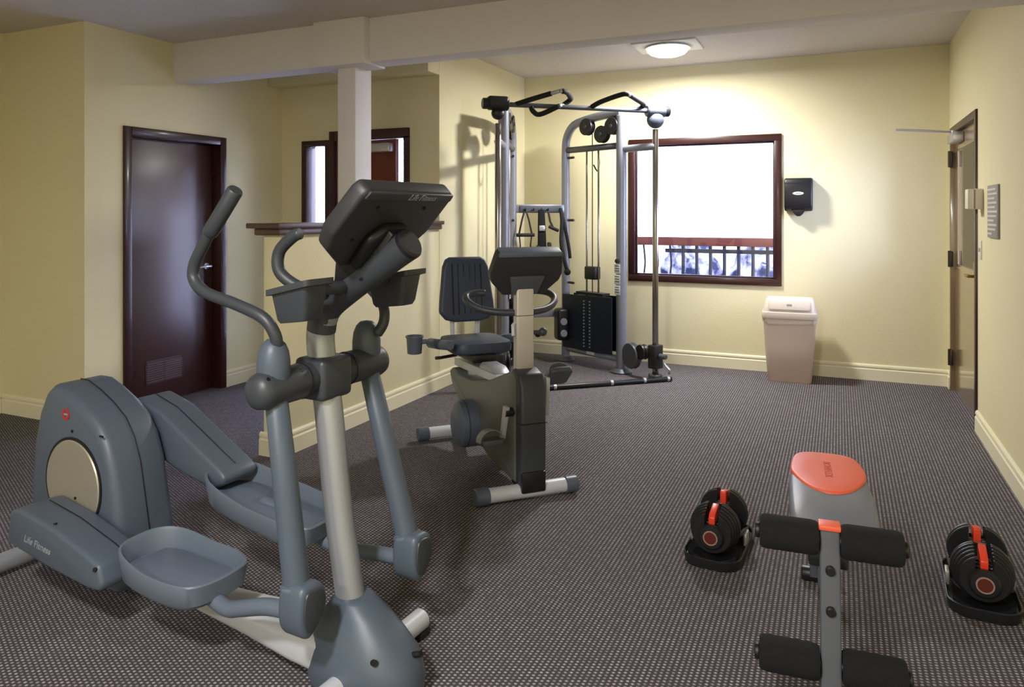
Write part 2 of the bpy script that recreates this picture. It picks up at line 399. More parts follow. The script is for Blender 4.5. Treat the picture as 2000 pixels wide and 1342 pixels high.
# ---- door_3: hall door standing slightly ajar
d3 = sempty('door_3')
obj('door_jamb', gbox(SX1, SX1+.055, YH-.025, YH+.13, 0, 2.137, .004), M_woodframe, d3)
obj('door_jamb', gbox(HX1-.05, HX1, YH-.025, YH+.13, 0, 2.07, .004), M_woodframe, d3)
obj('door_head', gbox(SX1+.055, HX1, YH-.025, YH+.13, 2.05, 2.137, .004), M_woodframe, d3)
a3 = math.radians(-5)
lf3 = obj('door_leaf', boxes((0, .645, 0, .042, 1.66, 2.045), (0, .645, 0, .042, .01, .30), (0, .10, 0, .042, .30, 1.66), (.545, .645, 0, .042, .30, 1.66)), M_brown, d3)
obj('lite_pane', gbox(.10, .545, .018, .024, .30, 1.66), M_glass, lf3)
lf3.location = (SX1+.058, YH+.01, 0); lf3.rotation_euler = (0, 0, a3)
obj('door_closer', gbox(.35, .63, -.075, 0, 1.935, 2.01, .008), M_steel, lf3)
obj('push_plate', gbox(.555, .635, -.004, 0, 1.0, 1.3, .001), M_steel, lf3)

# ---- outside
struct('ground_outside', gbox(-20, 22, 5.35, 30, -.3, -.02), M_ground)
struct('wall_outside', boxes((-8, 14, 15.0, 15.4, -.3, 4.6), (-2.75, -2.6, 14.6, 15.0, -.3, 3.6)), M_ext)
struct('added_light_block_cladding', gbox(-3.16, -3.12, YH+.14, 12.2, -.3, 3.6), M_ext)  # unseen wall, added to bounce daylight into the hall and keep it off the railing
struct('added_shade_roof', gbox(-3.12, 14, 7.1, 15.4, 3.6, 3.75), M_ext)  # unseen roof, added to shade the view through the back window
rl = thing('balcony_railing', 'red-brown wooden handrail on dark balusters outside the back window', 'railing', (0, 8.3, 0))
obj('handrail', gbox(-3.2, .9, -.05, .05, 1.065, 1.16, .01), M_rail, rl)
obj('bottom_rail', gbox(-3.2, .9, -.03, .03, .56, .62, .006), M_bal, rl)
obj('frieze_rail', gbox(-1.80, .9, -.02, .02, .985, 1.03, .004), M_bal, rl)
for k in range(27):
    x = -3.1+k*.15
    thick = .012 if x < -1.75 else .019
    bmb = gtube(cat([(x, 0, .62), (x+(.008 if x < -1.75 else 0), 0, .76), (x+(.018 if x < -1.75 else .002), 0, .88), (x, 0, 1.07)], 3), thick, 8)
    obj('baluster', bmb, M_bal, rl)
for x in (-3.2, .9):
    obj('rail_post', gbox(x-.04, x+.04, -.04, .04, -.02, 1.07, .004), M_bal, rl)
def shrub(x, y, rx, ry, h, label):
    bm = bmesh.new(); bmesh.ops.create_icosphere(bm, subdivisions=4, radius=1)
    for v in bm.verts:
        q = 1+.16*math.sin(9*v.co.x+3*v.co.z+x)*math.sin(8*v.co.y+5*v.co.z)+.10*random.random()
        v.co = Vector((v.co.x*rx*q, v.co.y*ry*q, max(-.9, v.co.z)*h*.5*q+h*.45))
    o = obj('shrub', bm, M_frost, None, 60); o.location = (x, y, -.02)
    tag(o, label, 'shrub', 'frosted shrubs outside the window')
shrub(-1.75, 9.6, .36, .36, 1.12, 'low pale blue frosted shrub behind the left part of the balcony railing')
shrub(-.85, 9.6, .40, .36, 1.1, 'wide pale blue frosted shrub behind the middle of the balcony railing')
shrub(.10, 9.6, .40, .36, 1.15, 'pale frosted shrub behind the right part of the balcony railing')

# ================================================================== CEILING LAMPS
def ceiling_lamp(x, y, z, power, label, suffix=''):
    t = thing('ceiling_light'+suffix, label, 'ceiling light', (x, y, z), 0, 'ceiling lights')
    obj('base_plate', gbox(-.26, .26, -.20, .20, -.014, 0, .004), M_white, t)
    obj('rim', glathe([(.165, -.014), (.185, -.018), (.187, -.03), (.170, -.034), (.16, -.03)], 40, None, True), M_steel, t)
    obj('diffuser'+suffix, glathe([(.168, -.030), (.166, -.045), (.145, -.068), (.10, -.084), (.05, -.090), (.001, -.091)], 40), M_lampglow, t)
    ld = bpy.data.lights.new('ceiling_lamp'+suffix, 'AREA'); ld.shape = 'DISK'; ld.size = .30; ld.energy = power; ld.color = (1, .98, .945)
    lo = bpy.data.objects.new('ceiling_lamp'+suffix, ld); C.objects.link(lo); lo.parent = t; lo.location = (0, 0, -.098)
ceiling_lamp(-1.30, 6.08, ZC, LAMP_BACK, 'glowing round ceiling light on a white plate in front of back wall')
ceiling_lamp(-1.0, -2.1, ZF, LAMP_FRONT, 'round ceiling light of the front room, nearer the rear wall', '_offscreen')
ceiling_lamp(-1.0, -.3, ZF, LAMP_FRONT, 'round ceiling light of the front room, nearer the elliptical trainer', '_offscreen')

# ================================================================== ELLIPTICAL TRAINER  (u rear, v lateral, z)
E = thing('elliptical_trainer', 'large grey elliptical trainer with silver centre post and swing handles', 'elliptical', (-1.335, 1.84, 0), math.radians(85.5))
def uv(u, v, z): return (v, u, z)
def uzv(a, b, c): return (c, a, b)         # prism outline (u,z) extruded along v
# frame rail
def rsec(u, hw, z0, z1, r=.02):
    c = (z0+z1)/2; return [(a, u, c+b) for a, b in rrect(hw, (z1-z0)/2, r)]
obj('frame_rail', gloft([rsec(.04, .10, .04, .15, .03), rsec(.2, .095, .045, .145, .03), rsec(.42, .07, .05, .135, .03), rsec(.7, .05, .06, .125, .025), rsec(1.68, .05, .06, .125, .025)]), M_silverlt, E)
st = obj('front_stabilizer', gtube([uv(-.02, -.33, .05), uv(-.02, .30, .05)], .034, 20), M_silverlt, E)
for v in (-.32, .285): obj('stabilizer_foot', gbox(v-.03, v+.03, -.05, .01, 0, .03, .006), M_rubber, st)
st = obj('rear_stabilizer', gtube([uv(1.65, -.36, .055), uv(1.65, .36, .055)], .036, 20), M_silver, E)
for v in (-.34, .34): obj('stabilizer_foot', gbox(v-.03, v+.03, 1.62, 1.68, 0, .03, .006), M_rubber, st)
# post and neck
pp = cat([uv(.0, 0, .08), uv(.017, 0, .19), uv(.075, 0, .5), uv(.116, 0, .811), uv(.148, 0, 1.0), uv(.145, 0, 1.07), uv(.12, 0, 1.13)], 5)
obj('post', gtube(pp, .0435, 24), M_silver, E)
nk = cat([uv(.147, 0, 1.055), uv(.125, 0, 1.125), uv(.03, 0, 1.197), uv(-.11, 0, 1.285), uv(-.185, 0, 1.33)], 6)
obj('console_neck', gtube(nk, [.045, .047, .047, .048, .048], 24), M_dgrey, E)
obj('neck_end_cap', gtube([nk[-1], nk[-1]+(nk[-1]-nk[-2]).normalized()*.012], .0485, 24), M_black, E)
# front cover
def sup(cu, hu, hv, z, n=28, e=2.4):
    out = []
    for k in range(n):
        a = 2*PI*k/n; c, s_ = math.cos(a), math.sin(a)
        out.append((hv*math.copysign(abs(c)**(2/e), c), cu+hu*math.copysign(abs(s_)**(2/e), s_), z))
    return out
cv = obj('front_cover', gloft([sup(-.03, .19, .115, .015), sup(-.03, .195, .122, .06), sup(-.025, .18, .115, .12), sup(-.01, .14, .092, .18), sup(.0, .105, .074, .22), sup(.012, .066, .058, .255), sup(.016, .056, .052, .262)]), M_grey, E)
for (v, u, z, nx, nu) in ((-.085, -.13, .14, -.5, -.8), (.02, -.205, .13, .1, -1), (.104, -.03, .15, 1, 0)):
    obj('screw_recess', gcyl((v, u, z), (nx, nu, .35), .009, .03, 14), M_hole, cv)
# crossbar with bells
CBU, CBZ = .137, .918
cb = obj('pivot_crossbar', glathe([(.02, -.285), (.036, -.278), (.049, -.266), (.054, -.245), (.053, -.10), (.050, -.09), (.050, .09), (.053, .10), (.054, .245), (.049, .266), (.036, .278), (.02, .285)], 28, Matrix.Translation((0, CBU, CBZ)) @ Mrot((1, 0, 0))), M_dgrey, E)
obj('centre_clamp', gbox(-.068, .068, CBU-.062, CBU+.062, CBZ-.068, CBZ+.06, .018, 3), M_dgrey, cb)
for v in (-.10, .10): obj('seam_shade_ring', gcyl((v, CBU, CBZ), (1, 0, 0), .0545, .004, 28), M_black, cb)  # black rings stand in for the shade in the crossbar joints
for v in (-.255, -.13, .135, .225): obj('screw_recess', gcyl((v, CBU-.03, CBZ+.036), (0, -.65, .75), .006, .012, 12), M_hole, cb)
for s in (-1, 1):
    v = s*.205
    obj('pivot_bell', glathe([(.040, .0), (.047, .03), (.047, .07), (.043, .10), (.034, .122), (.021, .135), (.001, .139)], 28, Matrix.Translation((v, CBU, CBZ+.005))), M_grey, E)
    # swing handle
    ro = 0 if s < 0 else -.30
    def rp(u, z, ro=ro):
        du, dz = u-CBU, z-CBZ; c_, s_ = math.cos(ro), math.sin(ro)
        return (CBU+du*c_+dz*s_, CBZ+dz*c_-du*s_)
    raw = [(.122, 1.03), (.118, 1.075), (.15, 1.122), (.24, 1.155), (.365, 1.188), (.415, 1.225), (.412, 1.27), (.375, 1.325), (.325, 1.39)]
    pts = [uv(*((lambda q: (q[0], s*(.205+.05*min(1, i/4)), q[1]))(rp(*p)))) for i, p in enumerate(raw)]
    hn = obj('swing_handle', gtube(cat(pts, 6), .0175, 16), M_dgrey, E)
    g0, g1 = rp(.345, 1.363), rp(.238, 1.487)
    obj('hand_grip', gtube([uv(g0[0], s*.255, g0[1]), uv(g0[0]+(g1[0]-g0[0])*.1, s*.255, g0[1]+(g1[1]-g0[1])*.1), uv(g1[0], s*.255, g1[1])], [.022, .0235, .0235], 20), M_rubber if False else M_dgrey, hn)
    # lower swing arm
    lu = .045 if s < 0 else -.035
    a0, a1 = Vector(uv(.128, s*.205, .90)), Vector(uv(lu, s*.205, .36))
    ar = obj('swing_arm', gtube([a0, a0.lerp(a1, .5), a1], [.033, .037, .039], 22, .95, (1, 0, 0)), M_grey, E)
    kb = Vector(uv(lu-.012, s*.205, .0))
    prof = [(q[0], q[1]) for q in cat([(-.045, .375, 0), (.0, .384, 0), (.045, .372, 0), (.068, .33, 0), (.060, .285, 0), (.025, .245, 0), (-.012, .222, 0), (-.045, .245, 0), (-.058, .30, 0)], 4, True)]
    kn = obj('arm_knuckle', gprism([(q[0]*.86, .31+(q[1]-.31)*.92+.012) for q in prof], -.05, .042, lambda a, b, c, kb=kb, s=s: (kb.x+a, kb.y+c, b), .016, 3, 50), M_grey, E)
    pc = [((q[0])*.66, .31+(q[1]-.31)*.72+.012) for q in prof]
    obj('knuckle_cap', gprism(pc, -.056, -.046, lambda a, b, c, kb=kb: (kb.x+a, kb.y+c, b), .006, 2, 50), M_dgrey, kn)
    obj('arm_collar', gcyl(tuple(a1+(a0-a1).normalized()*.012), tuple(a0-a1), .045, .012, 24, .003), M_greylt, ar)
    # pedal arm tube
    zt, dz = (.24, 0) if s < 0 else (.30, .0)
    if s < 0: tp = [uv(.62, -.15, .235), uv(.47, -.165, .225), uv(.36, -.18, .215), uv(.29, -.185, .235), uv(.17, -.195, .275), uv(.05, -.205, .295)]
    else: tp = [uv(.62, .20, .36), uv(.44, .21, .32), uv(.33, .215, .275), uv(.24, .215, .265), uv(.12, .21, .28), uv(-.03, .205, .295)]
    obj('pedal_tube', gtube(cat(tp, 5), .024, 16), M_greylt, E)
# pedals
def pedal(cu, cv_, z, hl, hw, tilt, s):
    base = []
    K = [(-1, -.55), (-.93, .62), (-.55, 1.0), (.45, 1.0), (.95, .62), (1.0, -.35), (.6, -.92), (-.45, -1.0), (-.85, -.85)]
    pts = [(p[0], p[1]) for p in [tuple(q) for q in cat([(a, b, 0) for a, b in K], 5, True)]]
    def ring(sc_, dz, rim=0):
        out = []
        for a, b in pts:
            h = .012+.028*max(0, a)*rim+.012*rim*max(0, b*s)
            out.append((cv_+s*b*hw*sc_, cu+a*hl*sc_, z+dz+(h if rim else 0)+tilt*a*hl))
        return out
    return gloft([ring(.80, -.075), ring(.93, -.055), ring(1.0, -.005, 1), ring(.985, 0, 1), ring(.955, 0, 1), ring(.93, -.01, 1), ring(.88, -.028), ring(.5, -.03)])
ped = obj('pedal', pedal(.60, -.160, .292, .210, .124, .03, -1), M_greylt, E)
ped2 = obj('pedal', pedal(.575, .19, .385, .28, .124, .12, 1), M_greylt, E)
obj('tread_pad', gprism([(a*.17, b*.095) for a, b in rrect(1, 1, .4)], 0, .005, lambda a, b, c: (b-.165, a+.60, .265+c+a*.03), .001), M_greylt, ped)
obj('tread_pad', gprism([(a*.22, b*.095) for a, b in rrect(1, 1, .4)], 0, .005, lambda a, b, c: (b+.19, a+.575, .358+c+a*.12), .001), M_greylt, ped2)
# link covers
nl = obj('link_cover', gprism([(1.385, .235), (1.365, .355), (1.30, .372), (1.1, .345), (.90, .295), (.845, .274), (.822, .215), (.838, .19), (.9, .186), (1.1, .2)], -.285, -.125, uzv, .015, 3), M_grey, E)
obj('top_seam_shade', gtube([uv(1.29, -.185, .3735), uv(1.1, -.185, .3465), uv(.90, -.185, .2965), uv(.845, -.185, .2755)], .0018, 6), M_black, nl)  # raised black tube drawn for the shade line of the recessed joint
obj('screw_recess', gcyl(uv(1.12, -.262, .346), (0, .2, 1), .006, .012, 12), M_hole, nl)
obj('screw_recess', gcyl(uv(.855, -.284, .262), (-1, -.3, .3), .007, .012, 12), M_hole, nl)
fl = obj('link_cover', gprism([(1.305, .60), (1.295, .655), (1.245, .685), (1.1, .645), (.77, .475), (.735, .45), (.745, .42), (.80, .395), (.95, .42), (1.15, .475), (1.28, .55)], .125, .285, uzv, .022, 3), M_grey, E)
obj('top_seam_shade', gtube([uv(1.24, .205, .686), uv(1.1, .205, .6465), uv(.77, .205, .4765)], .0018, 6), M_black, fl)  # same black stand-in for joint shade on the far cover
obj('crank_arm', gprism([(1.34, .28), (1.34, .33), (1.22, .62), (1.18, .62), (1.20, .57), (1.28, .28)], .115, .124, uzv, .002), M_black, E)
t_ = gtext('Life Fitness', .036)
obj('lettering', tx(t_, basis(uv(1.19, -.2858, .270), (0, -1, -.10), (0, -.1, 1), (-1, 0, 0))), M_letter, nl)
# rear housing
hs = obj('flywheel_housing', gprism([(1.0, .055), (.985, .25), (1.04, .5), (1.075, .585), (1.125, .65), (1.20, .70), (1.28, .738), (1.36, .766), (1.41, .766), (1.455, .735), (1.50, .655), (1.535, .54), (1.555, .40), (1.56, .25), (1.56, .055)], -.115, .115, uzv, .035, 3, 60), M_grey, E)
obj('housing_seam_shade', gtube([uv(.995, 0, .10), uv(.983, 0, .25), uv(1.038, 0, .501), uv(1.073, 0, .587), uv(1.1235, 0, .6525), uv(1.2, 0, .7025), uv(1.28, 0, .7405), uv(1.36, 0, .7685), uv(1.41, 0, .7685)], .002, 6), M_black, hs)  # shade of the recessed centre joint, laid on as a black tube
dk = obj('side_disc', gcyl(uv(1.262, -.116, .415), (1, 0, 0), .163, .016, 56, .004), M_disc, hs)
obj('disc_groove', glathe([(.163, -.002), (.173, -.002), (.173, .004), (.163, .004)], 56, Matrix.Translation(uv(1.262, -.116, .415)) @ Mrot((-1, 0, 0)), True), M_black, hs)
obj('screw_recess', gcyl(uv(1.235, -.125, .37), (1, 0, 0), .005, .006, 10), M_hole, dk)
obj('screw_recess', gcyl(uv(1.27, -.115, .61), (1, 0, 0), .006, .006, 10), M_hole, hs)
em = obj('emblem', glathe([(.013, 0), (.022, 0), (.022, .002), (.013, .002)], 24, Matrix.Translation(uv(1.31, -.1155, .668)) @ Mrot((-1, 0, 0)), True), M_red, hs)
obj('emblem_slash', gbox(-.1175, -.1155, 1.298, 1.322, .665, .671), M_letter, em)
obj('housing_slot', gbox(-.1165, -.112, 1.085, 1.105, .612, .618), M_hole, hs)
# console
cd = Vector((0, -.155, .164)).normalized(); cn = Vector((0, .727, .686)); c0 = Vector(uv(-.045, 0, 1.333))
def cm(a, b, c): return tuple(Vector((a, 0, 0))+c0+cd*b+cn*c)
co = [(-.195, -.005), (-.222, .06), (-.216, .20), (-.203, .226), (.203, .226), (.216, .20), (.222, .06), (.195, -.005), (.09, -.075), (-.09, -.075)]
cs = obj('console', gprism(co, -.022, .032, cm, .012, 3, 25), M_conb, E)
obj('console_screen', gprism([(-.15, .03), (-.15, .19), (.15, .19), (.15, .03)], .0315, .034, cm, .001), M_black, cs)
obj('console_top_band', gprism([(-.205, .196), (-.200, .224), (.200, .224), (.205, .196)], -.028, -.018, cm, .005, 2), M_dgrey, cs)
obj('console_mount', gprism([(-.075, -.06), (-.09, .06), (-.05, .11), (.05, .11), (.09, .06), (.075, -.06)], -.055, -.02, cm, .014, 2), M_black, cs)
obj('lettering', tx(gtext('Life Fitness', .030), basis(cm(.045, .2105, -.0285), (1, 0, 0), tuple(cd), tuple(-cn))), M_letter, cs)
for a, b in ((-.12, .165), (.10, .165), (-.13, .04), (.14, .04)): obj('screw_recess', gcyl(cm(a, b, -.022), tuple(cn), .006, .006, 12), M_hole, cs)
obj('neck_bracket', gprism([(-.055, 1.22), (.06, 1.195), (.05, 1.30), (-.12, 1.40), (-.17, 1.36)], -.045, .045, uzv, .01, 2), M_black, E)
# accessory trays and fixed handles
for s in (-1, 1):
    cvv = s*.205; kk, tu = (.78, .035) if s < 0 else (.92, .02)
    def trr(hu, hv, z, sl): return [(cvv+b*.85, tu+a*kk, z-sl*a) for a, b in rrect(hu, hv, .018)]
    tr = obj('accessory_tray', gloft([trr(.062, .040, 1.118, .1), trr(.070, .046, 1.130, .12), trr(.085, .056, 1.205, .18), trr(.103, .068, 1.207, .18), trr(.103, .068, 1.224, .18), trr(.086, .055, 1.224, .18), trr(.066, .042, 1.135, .12)]), M_dgrey, E)
    obj('tray_arm', gtube([uv(.02, s*.03, 1.20), uv(.02, s*.15, 1.205)], .02, 12), M_dgrey, tr)
    hp = cat([uv(.08, s*.05, 1.185), uv(.14, s*.10, 1.20), uv(.195, s*.125, 1.245), uv(.198, s*.125, 1.305), uv(.15, s*.12, 1.35), uv(.125, s*.115, 1.362)], 6)
    if s < 0: obj('fixed_handle', gtube(hp, .0185, 16), M_dgrey, E)
    else: obj('fixed_handle', gtube(hp[:7], .0185, 16), M_dgrey, E)

# ================================================================== RECUMBENT BIKE
B = thing('recumbent_bike', 'grey recumbent exercise bike with blue-black backrest and T-shaped front foot', 'exercise bike', (-1.44, 3.40, 0), math.radians(45.7))
fs = obj('front_stabilizer', gtube([uv(-.05, -.23, .047), uv(-.05, .20, .047)], .036, 20), M_silverlt, B)
for a, b in ((-.285, -.225), (.195, .25)): obj('stabilizer_cap', gtube([uv(-.05, a, .047), uv(-.05, b, .047)], .042, 20), M_seatlt, fs)
rs = obj('rear_stabilizer', gtube([uv(1.04, -.235, .05), uv(1.04, .235, .05)], .036, 20), M_silverlt, B)
for a, b in ((-.29, -.23), (.23, .29)): obj('stabilizer_cap', gtube([uv(1.04, a, .05), uv(1.04, b, .05)], .042, 20), M_seatlt, rs)
bo = [(-.03, .075), (-.03, .60), (.03, .635), (.12, .60), (.39, .505), (.70, .44), (.95, .42), (1.06, .45), (1.10, .42), (1.05, .35), (.86, .25), (.70, .150), (.35, .085)]
bd = obj('body_shroud', gprism(bo, -.075, .075, uzv, .022, 3), M_bikebody, B)
obj('front_panel', gprism([(-.085, .075), (-.095, .3), (-.088, .56), (-.055, .625), (.03, .645), (.06, .60), (.06, .09), (.0, .065)], -.066, .072, uzv, .018, 3), M_dgrey, B)
obj('panel_seam', gbox(-.067, .073, -.099, -.04, .385, .389), M_black, bd)
obj('toe_cover', gprism([(-.095, .045), (-.098, .15), (.0, .15), (.06, .06)], -.062, .068, uzv, .01), M_black, B)
obj('body_seam', gtube([uv(1.04, -.0755, .40), uv(.75, -.0755, .31), (-.0755, .38, .20), (-.0755, .0, .12)], .003, 6), M_greylt, bd)
obj('rear_leg', gtube([uv(.62, 0, .22), uv(.85, 0, .12), uv(1.04, 0, .06)], .032, 16), M_gymdk, B)
dr = obj('generator_drum', glathe([(.07, -.185), (.112, -.180), (.128, -.165), (.133, -.13), (.133, .13), (.128, .165), (.112, .180), (.07, .185)], 40, Matrix.Translation(uv(.615, 0, .215)) @ Mrot((1, 0, 0))), M_seatlt, B)
obj('drum_band', gcyl(uv(.615, -.135, .215), (1, 0, 0), .1345, .006, 40), M_dgrey, dr)
# rail and seat
obj('seat_rail', gprism([(.30, .50), (.32, .545), (1.08, .505), (1.08, .455)], -.045, .045, uzv, .006), M_silverlt, B)
obj('rail_cover', gprism([(.33, .545), (.40, .575), (.55, .575), (.6, .53)], -.05, .05, uzv, .012), M_silver, B)
se = obj('seat_carriage', gprism([(.62, .55), (.62, .60), (1.05, .60), (1.05, .54)], -.075, .075, uzv, .01), M_black, B)
obj('seat_cushion', gloft([[(b*.19*q, .80+a*.20*q, z) for a, b in rrect(1, 1, .45, 6)] for q, z in ((.86, .598), (.98, .612), (1.0, .64), (.95, .665), (.7, .672), (.3, .670))]), M_seat, B)
sb = [(-.10, .40), (-.128, .385), (-.148, .34), (-.175, .12), (-.18, .06), (-.14, .015), (-.08, 0), (.08, 0), (.14, .015), (.18, .06), (.175, .12), (.148, .34), (.128, .385), (.10, .40)]
bk = obj('backrest', gprism(sb, -.03, .03, lambda a, b, c: (a, .965+c+.12*b+.35*a*a*-1, .748+b), .018, 3, 40), M_seat, B)
for a in (-.11, -.066, -.022, .022, .066, .11):
    obj('backrest_rib', gtube(cat([(a*.85, .965-.032+.12*b-.35*a*a, .748+b) for b in (.05, .15, .25, .36)], 3), .004, 6), M_black, bk)
for s in (-1, 1):
    obj('backrest_bracket', gtube(cat([uv(.98, s*.08, .56), uv(1.0, s*.08, .66), uv(1.0, s*.085, .80)], 4), .016, 12), M_silverlt, B)
    sh = obj('side_handle', gtube(cat([uv(.98, s*.10, .60), uv(.92, s*.22, .63), uv(.80, s*.275, .655), uv(.68, s*.255, .665), uv(.58, s*.225, .675)], 5), .028, 14), M_seatlt, B)
    obj('hand_pulse_pad', gtube([uv(.80, s*.277, .656), uv(.66, s*.252, .668)], .0295, 14), M_seat, sh)
tr = obj('cup_holder', gloft([[(-.375+q*math.cos(t), .80+q*math.sin(t), z) for t in [2*PI*k/24 for k in range(24)]] for q, z in ((.036, .60), (.042, .603), (.048, .695), (.053, .696), (.053, .705), (.045, .705), (.038, .615))]), M_seatlt, B)
obj('holder_bracket', gbox(-.345, -.25, .78, .82, .655, .68, .006), M_seatlt, tr)
obj('seat_lever', gtube([uv(.95, -.07, .545), uv(.97, -.17, .53), uv(.97, -.20, .53)], .010, 10), M_black, B)
# post, console, bars
obj('console_post', gprism(rrect(.047, .028, .01), .58, 1.09, lambda a, b, c: (a, .035+b, c), .003), M_post, B)
obj('post_joint', gbox(-.0475, .0475, .006, .064, .905, .908), M_dgrey, B)
obj('post_lever', gtube([uv(.03, -.047, .87), uv(.02, -.065, .86), uv(.0, -.07, .81)], .009, 10), M_silverlt, B)
obj('post_knob', merge(gcyl(uv(.03, .07, .815), (1, 0, 0), .011, .06, 14), gsph(uv(.03, .105, .815), .022)), M_dgrey, B)
bcd = Vector((0, -.10, .20)).normalized(); bcn = Vector((0, .20, .10)).normalized(); bc0 = Vector((0, .05, 1.035))
def bm_(a, b, c): return tuple(Vector((a, 0, 0))+bc0+bcd*b+bcn*c)
bco = [(-.11, -.02), (-.185, .06), (-.195, .10), (-.178, .215), (-.165, .228), (.165, .228), (.178, .215), (.195, .10), (.185, .06), (.11, -.02)]
bc = obj('console', gprism(bco, -.022, .03, bm_, .012, 3, 25), M_conb, B)
obj('console_top_band', gprism([(-.17, .205), (-.164, .231), (.164, .231), (.17, .205)], -.03, .034, bm_, .005, 2), M_greylt, bc)
obj('console_mount', gprism([(-.07, -.01), (-.095, .095), (.095, .095), (.07, -.01)], -.036, -.02, bm_, .006, 2), M_gymdk, bc)
obj('console_screen', gprism([(-.13, .05), (-.13, .19), (.13, .19), (.13, .05)], .0295, .033, bm_, .001), M_black, bc)
for s in (-1, 1):
    obj('handlebar', gtube(cat([uv(.05, s*.03, .918), uv(.08, s*.12, .92), uv(.13, s*.20, .935), (s*.245, .19, .965), (s*.235, .25, .99), (s*.18, .27, 1.0), (s*.13, .26, 1.0)], 6), .0185, 16), M_dgrey, B)
# cranks and pedals
cz, cu_ = .43, .0
obj('crank_axle', gcyl(uv(cu_, 0, cz), (1, 0, 0), .022, .23, 20), M_black, B)
for s, (du, dzz) in ((-1, (.06, -.155)), (1, (-.02, .165))):
    ca = obj('crank_arm', gprism([(cu_-.024, cz-.03*s), (cu_+.024, cz-.03*s), (cu_+du+.018, cz+dzz), (cu_+du-.018, cz+dzz)], s*.095, s*.118, uzv, .006), M_silverlt, B)
    pc = Vector(uv(cu_+du, s*.17, cz+dzz))
    til = .15 if s < 0 else .75
    Mx = Matrix.Translation(pc) @ Matrix.Rotation(-til, 4, 'X')
    pd = obj('pedal', tx(merge(gprism(rrect(.06, .065, .02), -.014, .014, None, .004)), Mx), M_gymdk, B)
    obj('pedal_axle', gcyl(uv(cu_+du, s*.135, cz+dzz), (1, 0, 0), .009, .06, 12), M_chrome, pd)
    sw = []
    for k in range(13):
        a = PI*k/12
        sw.append((math.cos(a)*.066, math.sin(a)*.060))
    strap = gloft([[(x, y0, z) for x, z in sw]+[(x*.93, y0, z*.93) for x, z in sw[::-1]] for y0 in (-.034, .034)])
    obj('pedal_strap', tx(strap, Mx), M_strap, pd)

